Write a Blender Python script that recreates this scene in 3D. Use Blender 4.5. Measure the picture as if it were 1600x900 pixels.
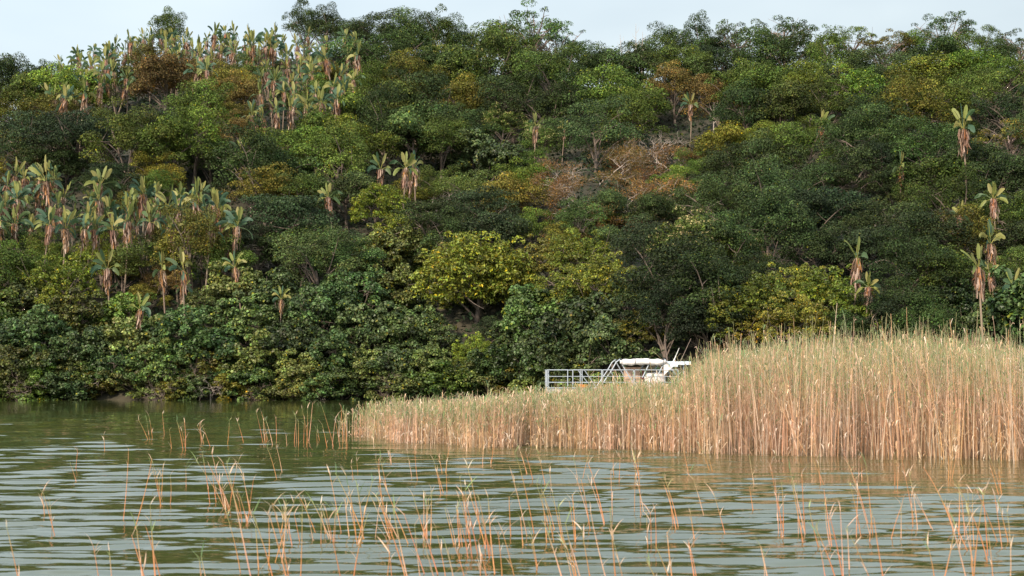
import bpy, math, random
import numpy as np
R_ = math.radians
scene = bpy.context.scene
for o in list(bpy.data.objects): bpy.data.objects.remove(o)

# ------------------------------------------------------------------ camera
FPX = 2222.2; CAMZ = 2.0; PITCH = math.atan(135 / FPX)
cd = bpy.data.cameras.new('camera'); cam = bpy.data.objects.new('camera', cd)
scene.collection.objects.link(cam); scene.camera = cam
cd.sensor_width = 36; cd.lens = 50; cd.clip_start = 0.1; cd.clip_end = 5000
cam.location = (0, 0, CAMZ); cam.rotation_euler = (R_(90) + PITCH, 0, 0)
cd.dof.use_dof = True; cd.dof.focus_distance = 70; cd.dof.aperture_fstop = 3.2

# ------------------------------------------------------------------ light
SUN_EL, SUN_AZ = 31, -38          # degrees; azimuth: from behind the camera, to its left
w = bpy.data.worlds.new('World'); scene.world = w; w.use_nodes = True
nt = w.node_tree; N = nt.nodes; L = nt.links
bg = N['Background']; bg.inputs['Strength'].default_value = 0.1
sky = N.new('ShaderNodeTexSky'); sky.sky_type = 'NISHITA'; sky.sun_disc = False
sky.sun_elevation = R_(SUN_EL); sky.sun_rotation = R_(180 + SUN_AZ)
sky.air_density = 1.2; sky.dust_density = 2.5; sky.ozone_density = 1.5
tc = N.new('ShaderNodeTexCoord'); mp = N.new('ShaderNodeMapping'); mp.inputs['Scale'].default_value = (1.2, 1.2, 3.5)
nz = N.new('ShaderNodeTexNoise'); nz.inputs['Scale'].default_value = 2.2; nz.inputs['Detail'].default_value = 4
cr = N.new('ShaderNodeMapRange'); cr.inputs['From Min'].default_value = .3; cr.inputs['From Max'].default_value = .7
cr.inputs['To Min'].default_value = .55; cr.inputs['To Max'].default_value = .97
mx = N.new('ShaderNodeMix'); mx.data_type = 'RGBA'
mx.inputs[7].default_value = (7.0, 7.95, 8.35, 1)
L.new(tc.outputs['Generated'], mp.inputs['Vector']); L.new(mp.outputs[0], nz.inputs['Vector'])
L.new(nz.outputs['Fac'], cr.inputs['Value']); L.new(cr.outputs[0], mx.inputs[0])
L.new(sky.outputs[0], mx.inputs[6])
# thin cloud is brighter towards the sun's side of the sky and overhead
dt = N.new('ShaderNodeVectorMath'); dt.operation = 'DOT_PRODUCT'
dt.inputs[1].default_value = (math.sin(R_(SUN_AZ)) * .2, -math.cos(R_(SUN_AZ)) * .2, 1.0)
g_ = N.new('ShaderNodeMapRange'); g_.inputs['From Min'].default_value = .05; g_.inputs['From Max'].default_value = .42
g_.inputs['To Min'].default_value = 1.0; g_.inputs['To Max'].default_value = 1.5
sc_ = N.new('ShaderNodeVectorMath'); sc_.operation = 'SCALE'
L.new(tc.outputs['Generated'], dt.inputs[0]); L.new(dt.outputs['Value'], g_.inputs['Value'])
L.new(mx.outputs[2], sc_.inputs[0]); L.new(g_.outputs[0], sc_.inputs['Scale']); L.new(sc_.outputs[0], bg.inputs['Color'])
sd = bpy.data.lights.new('sun', 'SUN'); sun = bpy.data.objects.new('sun', sd); scene.collection.objects.link(sun)
sd.energy = 5.0; sd.angle = R_(3); sd.color = (1.0, .84, .68)
sun.rotation_euler = (R_(90 - SUN_EL), 0, R_(SUN_AZ))
scene.view_settings.view_transform = 'Standard'; scene.view_settings.look = 'None'
scene.view_settings.gamma = 1; scene.view_settings.exposure = 0.28
scene.cycles.max_bounces = 6; scene.cycles.diffuse_bounces = 2; scene.cycles.transmission_bounces = 3

rng = np.random.default_rng(7); rnd = random.Random(7)

# ------------------------------------------------------------------ projection helpers
cp, sp = math.cos(PITCH), math.sin(PITCH)
def raydir(u, v):
    x = (u - 800) / FPX; y = (450 - v) / FPX
    return np.array([x, cp - y * sp, sp + y * cp])
def project(x, y, z):
    z = z - CAMZ; d = y * cp + z * sp; h = -y * sp + z * cp
    return 800 + FPX * x / d, 450 - FPX * h / d
def on_water(u, v):
    d = raydir(u, v); s = -CAMZ / d[2]; return d[0] * s, d[1] * s

# ------------------------------------------------------------------ terrain
SKY = np.array([(-400,190),(-150,150),(0,140),(60,132),(90,98),(130,76),(200,52),(260,40),(300,45),(360,38),(420,44),(455,28),(520,24),(600,36),(680,52),(735,72),(800,52),(880,66),(920,76),(970,82),(1040,66),(1100,66),(1140,50),(1230,42),(1310,62),(1400,56),(1480,48),(1560,66),(1700,50),(2000,60)], float)
def yb(x): return 92 + 20 / (1 + np.exp((x - 5) * .45)) + .7 * np.sin(x * .55 + 1) + .4 * np.sin(x * 1.7)          # shoreline of the far bank
YR = 226.0
def sstep(a): a = np.clip(a, 0, 1); return a * a * (3 - 2 * a)
def noise2(x, y):
    return (np.sin(x*.11+1.3)*np.cos(y*.09+.4) + .6*np.sin(x*.23+y*.17) + .4*np.sin(x*.41-y*.36+2) + .25*np.sin(x*.83+y*.71))
def terr(x, y):
    x = np.asarray(x, float); y = np.asarray(y, float)
    u = 800 + FPX * x / YR
    zr = CAMZ + (585 - np.interp(u, SKY[:,0], SKY[:,1]) - 52) / FPX * YR * .985
    t = (y - yb(x)) / (YR - yb(x))
    g = np.where(t > 0, np.clip(t, 0, 1) ** .86, 0)
    gul = 1 - .13 * np.exp(-((x - (18 + (y-110)*.05)) / 9) ** 2) * sstep(t * 3) * sstep((1 - t) * 2)
    spur = 1 + .10 * np.exp(-((x + 34 + (y-110)*.12) / 11) ** 2) * sstep(t * 4) * sstep((1 - t) * 1.5)
    z = zr * g * gul * spur + noise2(x, y) * .7 * sstep(t * 5)
    back = np.clip(y - YR, 0, None); z = z - back * .10
    z = np.where(t < 0, np.clip((y - yb(x)) * .35, -2.2, 0), z + .18)
    return z
def hit(u, v, hc):
    d = raydir(u, v); s = np.linspace(84, 232, 600) / d[1]
    x = d[0]*s; y = d[1]*s; z = CAMZ + d[2]*s; g = z - terr(x, y) - hc
    ok = np.where((g <= 0) & (y > yb(x) + .4))[0]
    if len(ok): i = ok[0]; return x[i], y[i], hc
    s = (YR - 4) / d[1]; x, y, z = d[0]*s, d[1]*s, CAMZ + d[2]*s
    return x, y, max(2.5, z - float(terr(x, y)))

# ------------------------------------------------------------------ mesh helpers (numpy)
class MB:
    def __init__(s): s.V = []; s.F4 = []; s.C = []; s.n = 0
    def add(s, v, f, c=None):
        v = np.asarray(v, float).reshape(-1, 3); f = np.asarray(f, int).reshape(-1, 4)
        s.V.append(v); s.F4.append(f + s.n); s.n += len(v)
        if c is None: c = np.ones((len(v), 3))
        s.C.append(np.broadcast_to(np.asarray(c, float), (len(v), 3)))
    def mesh(s, name, mats, smooth=False):
        V = np.concatenate(s.V); F = np.concatenate(s.F4); C = np.concatenate(s.C)
        me = bpy.data.meshes.new(name); me.vertices.add(len(V)); me.vertices.foreach_set('co', V.ravel())
        me.loops.add(F.size); me.polygons.add(len(F))
        me.loops.foreach_set('vertex_index', F.ravel()); me.polygons.foreach_set('loop_start', np.arange(0, F.size, 4))
        me.polygons.foreach_set('use_smooth', np.full(len(F), smooth))
        a = me.attributes.new('tint', 'FLOAT_COLOR', 'POINT')
        a.data.foreach_set('color', np.hstack([C, np.ones((len(C), 1))]).ravel())
        me.update(calc_edges=True)
        me.materials.append(mats); return me
    def build(s, name, mat, parent=None, smooth=False, loc=None):
        o = bpy.data.objects.new(name, s.mesh(name, mat, smooth)); scene.collection.objects.link(o)
        if parent is not None: o.parent = parent
        if loc is not None: o.location = loc
        return o
    def tube(s, pts, rad, sides=6, c=None):
        pts = np.asarray(pts, float); n = len(pts); rad = np.broadcast_to(rad, n)
        t = np.gradient(pts, axis=0); t /= np.linalg.norm(t, axis=1)[:, None] + 1e-9
        ref = np.array([1., 0, 0]) if abs(t[:, 0]).mean() < .8 else np.array([0, 1., 0])
        a = np.cross(t, ref); a /= np.linalg.norm(a, axis=1)[:, None]; b = np.cross(t, a)
        th = np.arange(sides) * 2 * np.pi / sides
        ring = pts[:, None] + rad[:, None, None] * (np.cos(th)[None, :, None] * a[:, None] + np.sin(th)[None, :, None] * b[:, None])
        idx = np.arange(n * sides).reshape(n, sides); nx = np.roll(idx, -1, 1)
        f = np.stack([idx[:-1], nx[:-1], nx[1:], idx[1:]], -1).reshape(-1, 4)
        s.add(ring.reshape(-1, 3), f, c if c is None or np.ndim(c) == 1 else np.repeat(c, sides, 0))
    def box(s, lo, hi, c=None, M=None):
        x0, y0, z0 = lo; x1, y1, z1 = hi
        v = np.array([(x0,y0,z0),(x1,y0,z0),(x1,y1,z0),(x0,y1,z0),(x0,y0,z1),(x1,y0,z1),(x1,y1,z1),(x0,y1,z1)], float)
        s.add(v, [(0,3,2,1),(4,5,6,7),(0,1,5,4),(1,2,6,5),(2,3,7,6),(3,0,4,7)], c)
def unit(v): return v / (np.linalg.norm(v, axis=-1, keepdims=True) + 1e-9)
def leaves(mb, P, Nn, size, asp=.62, tint=None, fold=.12, r=rng):
    n = len(P); Nn = unit(Nn); t = unit(np.cross(Nn, unit(r.normal(size=(n, 3))))); b = np.cross(Nn, t)
    size = np.broadcast_to(size, n)[:, None]; w = size * asp * .5; l = size * .5
    V = np.stack([P - b*l, P + t*w + Nn*size*fold, P + b*l, P - t*w + Nn*size*fold], 1)
    F = np.arange(n * 4).reshape(n, 4)
    if tint is None: tint = np.ones((n, 3))
    mb.add(V.reshape(-1, 3), F, np.repeat(tint, 4, 0))

# ------------------------------------------------------------------ materials
def mat(name): m = bpy.data.materials.new(name); m.use_nodes = True; return m, m.node_tree, m.node_tree.nodes['Principled BSDF']
def leafmat(name, tip=None, transl=.16, rough=.6, use_obj=True, spec=.2):
    m, t, b = mat(name); N = t.nodes; L = t.links
    at = N.new('ShaderNodeAttribute'); at.attribute_name = 'tint'
    mul = N.new('ShaderNodeMix'); mul.data_type = 'RGBA'; mul.blend_type = 'MULTIPLY'; mul.inputs[0].default_value = 1
    oi = N.new('ShaderNodeObjectInfo')
    if use_obj: L.new(oi.outputs['Color'], mul.inputs[6])
    else: mul.inputs[6].default_value = (1, 1, 1, 1)
    L.new(at.outputs['Color'], mul.inputs[7])
    geo = N.new('ShaderNodeNewGeometry'); nz = N.new('ShaderNodeTexNoise'); nz.inputs['Scale'].default_value = .55; nz.inputs['Detail'].default_value = 3
    L.new(geo.outputs['Position'], nz.inputs['Vector'])
    hs = N.new('ShaderNodeHueSaturation'); mr = N.new('ShaderNodeMapRange'); mr.inputs['To Min'].default_value = .485; mr.inputs['To Max'].default_value = .515
    mr.inputs['From Min'].default_value = .3; mr.inputs['From Max'].default_value = .7
    L.new(nz.outputs['Fac'], mr.inputs['Value']); L.new(mr.outputs[0], hs.inputs['Hue']); L.new(mul.outputs[2], hs.inputs['Color'])
    L.new(hs.outputs[0], b.inputs['Base Color']); b.inputs['Roughness'].default_value = rough
    b.inputs['Specular IOR Level'].default_value = spec
    tr = N.new('ShaderNodeBsdfTranslucent'); L.new(hs.outputs[0], tr.inputs['Color'])
    ms = N.new('ShaderNodeMixShader'); ms.inputs[0].default_value = transl
    L.new(b.outputs[0], ms.inputs[1]); L.new(tr.outputs[0], ms.inputs[2]); L.new(ms.outputs[0], N['Material Output'].inputs['Surface'])
    return m
def plain(name, col, rough=.6, metal=0, var=.25, scale=6):
    m, t, b = mat(name); N = t.nodes; L = t.links
    nz = N.new('ShaderNodeTexNoise'); nz.inputs['Scale'].default_value = scale; nz.inputs['Detail'].default_value = 5
    tc = N.new('ShaderNodeTexCoord'); L.new(tc.outputs['Object'], nz.inputs['Vector'])
    mr = N.new('ShaderNodeMapRange'); mr.inputs['From Min'].default_value = .25; mr.inputs['From Max'].default_value = .75
    mr.inputs['To Min'].default_value = 1 - var; mr.inputs['To Max'].default_value = 1 + var * .5
    L.new(nz.outputs['Fac'], mr.inputs['Value'])
    mul = N.new('ShaderNodeMix'); mul.data_type = 'RGBA'; mul.blend_type = 'MULTIPLY'; mul.inputs[0].default_value = 1
    mul.inputs[6].default_value = (*col, 1); L.new(mr.outputs[0], mul.inputs[7]); L.new(mul.outputs[2], b.inputs['Base Color'])
    b.inputs['Roughness'].default_value = rough; b.inputs['Metallic'].default_value = metal
    return m
M_leaf = leafmat('foliage'); M_tint = leafmat('tinted_foliage', use_obj=False)
M_gloss = leafmat('glossy_foliage', rough=.45, spec=.32)
M_paddle = leafmat('paddle_leaf', use_obj=False, rough=.5, transl=.3, spec=.3)
M_reed = leafmat('reed_straw', use_obj=False, rough=.65, transl=.35, spec=.2)
M_bark = plain('bark', (.16, .125, .10), .9, scale=3, var=.5)
M_pale = plain('bleached_bark', (.42, .35, .30), .85, scale=4, var=.4)
M_twig = plain('grey_twig', (.24, .18, .15), .9)
M_dead = leafmat('dead_leaf', use_obj=False, rough=.85, transl=.1, spec=.1)

# ------------------------------------------------------------------ the setting: ground, water
def setk(o, kind): o['kind'] = kind; return o
m, t, b = mat('forest_soil'); nz = t.nodes.new('ShaderNodeTexNoise'); nz.inputs['Scale'].default_value = .4; nz.inputs['Detail'].default_value = 8
rp = t.nodes.new('ShaderNodeValToRGB'); rp.color_ramp.elements[0].position = .35; rp.color_ramp.elements[0].color = (.02, .022, .012, 1)
rp.color_ramp.elements[1].position = .7; rp.color_ramp.elements[1].color = (.06, .05, .03, 1)
tcn = t.nodes.new('ShaderNodeTexCoord'); t.links.new(tcn.outputs['Object'], nz.inputs['Vector'])
t.links.new(nz.outputs['Fac'], rp.inputs[0]); t.links.new(rp.outputs[0], b.inputs['Base Color']); b.inputs['Roughness'].default_value = .95
M_soil = m
xs = np.concatenate([np.linspace(-1500, -140, 20), np.linspace(-135, 135, 181), np.linspace(140, 1500, 20)])
ys = np.concatenate([np.linspace(-400, 80, 20), np.linspace(82, 250, 141), np.linspace(255, 600, 30), np.linspace(650, 2500, 8)])
X, Y = np.meshgrid(xs, ys); Z = terr(X, Y); Z = np.where(Y > 700, np.maximum(Z, -1), np.maximum(Z, -2.5))
def grid_faces(nr, nc):
    i = np.arange(nr * nc).reshape(nr, nc); return np.stack([i[:-1,:-1], i[:-1,1:], i[1:,1:], i[1:,:-1]], -1).reshape(-1, 4)
mb = MB(); mb.add(np.stack([X, Y, Z], -1).reshape(-1, 3), grid_faces(*X.shape)); setk(mb.build('hill', M_soil, smooth=True), 'structure')

# water: a real rippled surface
m, t, b = mat('lagoon_water'); N = t.nodes; L = t.links
b.inputs['Base Color'].default_value = (.062, .074, .024, 1); b.inputs['Roughness'].default_value = .03; b.inputs['IOR'].default_value = 2.1
tcn = N.new('ShaderNodeTexCoord'); mp = N.new('ShaderNodeMapping'); mp.inputs['Scale'].default_value = (1.0, 5.0, 1)
nz = N.new('ShaderNodeTexNoise'); nz.inputs['Scale'].default_value = 1.6; nz.inputs['Detail'].default_value = 3; nz.inputs['Roughness'].default_value = .55
bp = N.new('ShaderNodeBump'); bp.inputs['Strength'].default_value = .25; bp.inputs['Distance'].default_value = .01
L.new(tcn.outputs['Object'], mp.inputs[0]); L.new(mp.outputs[0], nz.inputs[0]); L.new(nz.outputs['Fac'], bp.inputs['Height']); L.new(bp.outputs[0], b.inputs['Normal'])
nz2 = N.new('ShaderNodeTexNoise'); nz2.inputs['Scale'].default_value = .12
mxx = N.new('ShaderNodeMix'); mxx.data_type = 'RGBA'; mxx.inputs[6].default_value = (.034, .054, .018, 1); mxx.inputs[7].default_value = (.060, .062, .018, 1)
L.new(tcn.outputs['Object'], nz2.inputs[0]); L.new(nz2.outputs['Fac'], mxx.inputs[0]); L.new(mxx.outputs[2], b.inputs['Base Color'])
M_water = m
yl = [6.0]
while yl[-1] < 122: yl.append(yl[-1] * 1.0036 + .002)
ys = np.concatenate([np.linspace(-400, 5, 30), yl]); xs = np.concatenate([np.linspace(-1500, -80, 16), np.linspace(-78, -13, 110), np.linspace(-12.8, 12.8, 150), np.linspace(13, 78, 110), np.linspace(80, 1500, 16)])
X, Y = np.meshgrid(xs, ys); Z = np.zeros_like(X)
wr = np.random.default_rng(11)
for k in range(44):
    lam = .2 * (6.5 ** wr.random()); th = wr.normal() * .19 + (.06 if k % 2 else -.05); ph = wr.random() * 6.28
    a = .0044 * lam ** .95 * (1.15 if lam < .55 else 1.2 if lam < 1 else .6)
    ky, kx = 2*np.pi/lam*math.cos(th), 2*np.pi/lam*math.sin(th)
    env = .7 + .75 * np.sin(X * wr.normal() * .25 + Y * wr.normal() * .12 + wr.random() * 6)
    Z += a * env * np.sin(kx*X + ky*Y + ph + .5*np.sin(X*.35+k)) * np.clip(lam / (.0036 * np.maximum(Y, 1) * 3.2), 0, 1) ** 1.5
for k in range(5):
    lam = wr.uniform(1.7, 3.4); th = wr.normal() * .22; ky, kx = 2*np.pi/lam*math.cos(th), 2*np.pi/lam*math.sin(th)
    Z += .0022 * lam * (.7 + .7 * np.sin(X * wr.uniform(.1, .4) + Y * wr.uniform(-.2, .2) + k)) * np.sin(kx*X + ky*Y + wr.random() * 6 + .6*np.sin(X*.3 + k))
calm = 1 - .75 * sstep((Y - 58) / 26)
calm *= 1 - .5 * sstep((X - 2) / 6) * sstep((Y - 20) / 10)
Z *= calm * np.where(np.abs(X) > 79, 0, 1)
mb = MB(); mb.add(np.stack([X, Y, Z], -1).reshape(-1, 3), grid_faces(*X.shape)); setk(mb.build('water', M_water, smooth=True), 'structure')

# ------------------------------------------------------------------ tree kit
G1 = np.array([1., 1., 1.])
def leaftint(n, r, lo=.55, hi=1.6, yel=.0, col=(2.2, 1.5, .5)):
    t = (lo + (hi - lo) * r.random(n) ** 1.6)[:, None] * np.ones(3)
    t *= 1 + r.normal(size=(n, 3)) * .07
    y = r.random(n) < yel; t[y] *= np.array(col)
    return np.clip(t, 0.02, 6)
def sph(n, r, zmin=-1):
    z = zmin + (1 - zmin) * r.random(n); a = r.random(n) * 6.2832; q = np.sqrt(1 - z*z)
    return np.stack([q*np.cos(a), q*np.sin(a), z], 1)
def clump_centres(r, kind, n, R, H):
    if kind == 'umbrella':
        c = []
        for i in range(n):
            lay = r.integers(0, 4); rad = R * (1.0 - .16 * lay) * math.sqrt(r.random()); a = r.random() * 6.28
            c.append((rad*math.cos(a)*1.1, rad*math.sin(a), H * (-.35 + .42 * lay) - (rad/R)**2 * .3 * H + r.normal()*.32))
        return np.array(c)
    d = sph(n, r, -.45 if kind != 'bush' else -.75)
    lob = 1 + .22*np.sin(3*np.arctan2(d[:,1], d[:,0]) + r.random()*6) + .14*np.sin(5*np.arctan2(d[:,1], d[:,0]) + r.random()*6)
    rad = (.35 + .65 * r.random(n) ** .4)
    if kind == 'open': rad = .7 + .35 * r.random(n)
    return d * np.array([R, R, H]) * (rad * lob)[:, None]
def make_tree(seed, kind, R=4., H=3., hc=4.8, nc=60, per=110, leaf=.26, rc=1.0, flat=.7, yel=.02, asp=.62, material=None, lo=.55, hi=1.85, barkm=None, tipcol=None, limbs=9):
    r = np.random.default_rng(seed); cc = clump_centres(r, kind, nc, R, H)
    mb = MB(); allP = []
    for c in cc:
        rr = rc * (.65 + .7 * r.random()); n = int(per * (rr / rc) ** 1.6)
        d = unit(sph(n, r, -.5) + np.array([0, 0, .15]))
        P = c + d * rr * (.55 + .5 * r.random(n) ** .6)[:, None] * np.array([1, 1, flat])
        Nn = unit(d * .7 + np.array([0, 0, .45]) + r.normal(size=(n, 3)) * .45)
        tt = leaftint(n, r, lo, hi, yel) * (.6 + .85 * r.random() ** 1.3)
        if tipcol is not None:       # flower panicles / young tips stand on the top of a clump
            k = (d[:, 2] > .35) & (r.random(n) < .3) & (c[2] > -.1 * H); tt[k] = np.array(tipcol) * (.7 + .6 * r.random((k.sum(), 1)))
        leaves(mb, P, Nn, leaf * (.6 + .8 * r.random(n)), asp, tt, r=r)
    crown = mb.mesh('crown', material or M_leaf)
    crown.transform(__import__('mathutils').Matrix.Translation((0, 0, hc)))
    tb = MB(); br = .05 * R
    lean = r.normal(size=2) * .35
    top = np.array([lean[0], lean[1], hc - .1 * H])
    ts = np.linspace(0, 1, 7)[:, None]
    trunk = np.array([0, 0, -1.2]) * (1 - ts) + top * ts + np.hstack([np.sin(ts*3)*.2, np.cos(ts*4)*.12-.12, ts*0])
    tb.tube(trunk, np.linspace(br * 1.3, br * .55, 7), 7)
    idx = np.argsort(-np.linalg.norm(cc[:, :2], axis=1))[:: max(1, len(cc)//limbs//2)][:limbs]
    for i in idx:
        s0 = trunk[r.integers(2, 6)]; e = cc[i] + np.array([0, 0, hc]); s_ = np.linspace(0, 1, 6)[:, None]
        mid = r.normal(size=3) * .3 * np.array([1, 1, .6]); sag = np.array([0, 0, .25 * H])
        p = s0 * (1 - s_) + e * s_ + (mid + sag) * np.sin(s_ * np.pi)
        tb.tube(p, np.linspace(br * .5, .03, 6), 5)
        for q in range(2):
            j = r.integers(2, 5); e2 = p[j] + r.normal(size=3) * R * .22 + np.array([0, 0, .3]); p2 = p[j] * (1 - s_) + e2 * s_ + r.normal(size=3) * .12 * np.sin(s_*3.14)
            tb.tube(p2, np.linspace(br * .2, .015, 6), 4)
    return dict(crown=crown, trunk=tb.mesh('trunk', barkm or M_bark, True), R=R, hc=hc, H=H)
def branchy(seed, Hh=5., spread=.7, levels=4, r0=.14, flat=1., m=None, rust=0, rustcol=(.2, .10, .04), lean=None):
    r = np.random.default_rng(seed); tb = MB(); tips = []
    def grow(p, d, ln, rad, lv):
        n = 5; pts = [p]; dd = d.copy()
        for i in range(n):
            dd = unit(dd + r.normal(size=3) * .22 * np.array([1, 1, .8])); pts.append(pts[-1] + dd * ln / n)
        tb.tube(pts, np.linspace(rad, rad * .6, n + 1), 5 if lv < 2 else 3)
        if lv >= levels: tips.append(pts[-1]); tips.append(pts[3]); return
        for k in range(3 if lv else 4):
            a = r.random() * 6.28; side = np.array([math.cos(a), math.sin(a), .1]) * spread * (1.1 if lv == 0 else .9)
            nd = unit(dd * .75 + side * np.array([1, 1, flat])); grow(pts[-1 if k < 2 else 3], nd, ln * (.62 + .25*r.random()), rad * .58, lv + 1)
    d0 = np.array([0, 0, 1.]) if lean is None else unit(np.array(lean, float))
    grow(np.array([0, 0, -.8]), d0, Hh * .5, r0, 0)
    out = dict(trunk=tb.mesh('trunk', m or M_pale, True), R=Hh * .6, hc=Hh * .75, H=Hh * .4, crown=None)
    if rust:
        mb = MB(); T = np.array(tips); k = r.integers(0, len(T), rust); P = T[k] + r.normal(size=(rust, 3)) * np.array([.38, .38, .22])
        leaves(mb, P, r.normal(size=(rust, 3)) + np.array([0, 0, 1.]), .16 * (.5 + r.random(rust)), .5, leaftint(rust, r, .5, 1.5, .1), r=r)
        out['crown'] = mb.mesh('crown', M_leaf)
    return out
KIT = {}
KIT['R'] = [make_tree(100 + i, 'round', H=[3.6, 4.0, 3.0, 3.5, 3.3][i], nc=[46, 54, 44, 48, 70][i], rc=[1.2, 1.1, 1.3, 1.2, .95][i], per=[260, 230, 270, 260, 170][i], leaf=[.21, .19, .24, .2, .18][i]) for i in range(5)]
KIT['U'] = [make_tree(120 + i, 'umbrella', R=4.6, H=1.7, hc=4.8, nc=78, per=150, rc=1.1, flat=.34, leaf=.16, asp=.7, yel=.01, limbs=14) for i in range(3)]
KIT['H'] = [make_tree(140 + i, 'bush', R=4., H=3.3, hc=3.4, nc=110, per=75, rc=.72, flat=.8, leaf=.34, asp=.85, yel=.03, lo=.6, hi=1.9, material=M_gloss) for i in range(4)]
KIT['Y'] = [make_tree(160 + i, 'round', R=4., H=3.2, hc=4.4, nc=230, per=42, rc=.42, flat=.85, leaf=.27, asp=.5, yel=.05, lo=.7, hi=1.9, material=M_gloss) for i in range(3)]
KIT['G'] = [make_tree(175, 'bush', R=4., H=3.1, hc=3.2, nc=560, per=46, rc=.44, flat=.85, leaf=.25, asp=.5, yel=.08, lo=.6, hi=1.9, material=M_gloss)]
KIT['F'] = [make_tree(180 + i, 'round', R=4., H=3.3, nc=90, per=105, rc=.75, leaf=.2, tipcol=(5.2, 3.0, 7.0)) for i in range(2)]
KIT['O'] = [make_tree(200 + i, 'open', R=4., H=2.6, hc=5.0, nc=[44, 38, 50][i], per=95, rc=.7, flat=.62, leaf=.2, limbs=24, barkm=M_twig) for i in range(3)]
KIT['S'] = [branchy(220 + i, 6.5, 1.15, 4, .16, .35, M_pale, rust=8000, lean=[(.3,0,1),(-.4,0,1),(.1,.1,1)][i]) for i in range(3)]
KIT['B'] = [branchy(230 + i, 5.5, .85, 4, .15, .7, M_pale, lean=[(.5,0,1),(-.5,-.2,.8),(0,0,1)][i]) for i in range(3)]
KIT['T'] = [branchy(240 + i, 4.5, .9, 5, .1, .45, M_twig) for i in range(2)]
NAMES = {'R': ('broadleaf_tree', 'tree', 'round-crowned broadleaf tree'), 'U': ('umbrella_tree', 'tree', 'flat-topped feathery tree'),
 'H': ('shore_tree', 'tree', 'big-leaved bushy tree'), 'Y': ('mangrove_tree', 'tree', 'tufted tree'),
 'G': ('mangrove_tree', 'tree', 'dome-shaped tree'), 'F': ('flowering_tree', 'flowering tree', 'tree with pale tufts'), 'O': ('open_crowned_tree', 'tree', 'open-crowned tree'),
 'S': ('rusty_tree', 'withered tree', 'half-bare rusty tree'), 'B': ('bare_tree', 'bare tree', 'bleached bare dead tree'), 'T': ('twiggy_tree', 'bare tree', 'grey twiggy leafless tree')}
TINT = dict(dg=(.036,.066,.026), mg=(.062,.102,.026), bg=(.052,.092,.040), ol=(.105,.112,.026), yg=(.100,.142,.027), ye=(.112,.148,.028), br=(.125,.100,.042), rs=(.17,.118,.068), gg=(.095,.13,.048), lg=(.085,.15,.03), kk=(.026,.048,.026))
TWORD = dict(dg='dark green', mg='mid green', bg='bluish green', ol='olive green', yg='yellow-green', ye='golden yellow', br='brown-tinged', rs='rust-brown', gg='grey-green', lg='fresh green', kk='very dark green')
THINGS = []     # (root, base description, u, v, r) for the labeller
def place(kind, u, v, rp, tint, var=None, own=None, zs=1.):
    if kind == 'H': rp *= .9
    kits = KIT[kind]; k = kits[rnd.randrange(len(kits)) if var is None else var % len(kits)]
    # crown centre at pixel (u, v): find the ground under it
    hc = k['hc'] * rp / (FPX / 160) / k['R']
    for _ in range(3):
        x, y, h = hit(u, v, hc); s = rp * y / FPX / k['R']; hc = k['hc'] * s
    x, y, h = hit(u, v, hc)
    put(kind, k, x, y, s, tint, own, max(.75, min(1.45, h / hc)) * zs * (rnd.uniform(.82, 1.1) if kind == 'R' else 1), (u, v, rp))
def put(kind, k, x, y, s, tint, own, zs, uv):
    nm, cat, desc = NAMES[kind]
    root = bpy.data.objects.new(nm, None); scene.collection.objects.link(root)
    root.location = (x, y, float(terr(x, y)) - .1); root.scale = (s, s, s * zs); root.rotation_euler.z = rnd.random() * 6.28 if kind not in 'SB' else rnd.uniform(-.4, .4)
    root['category'] = cat; root.empty_display_size = .5
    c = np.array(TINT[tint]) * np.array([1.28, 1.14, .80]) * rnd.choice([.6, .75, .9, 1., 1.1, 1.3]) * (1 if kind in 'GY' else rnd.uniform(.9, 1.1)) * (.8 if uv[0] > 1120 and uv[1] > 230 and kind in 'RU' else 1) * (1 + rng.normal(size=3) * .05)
    for part in ('trunk', 'crown'):
        if k[part] is None: continue
        o = bpy.data.objects.new(part, k[part]); scene.collection.objects.link(o); o.parent = root; o.color = (*c, 1)
    w_ = TWORD[tint] + ' '
    if kind in 'BT': w_ = ''
    if kind == 'S': w_ = ''
    THINGS.append((root, own or (w_ + desc), *uv, kind)); return root

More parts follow.
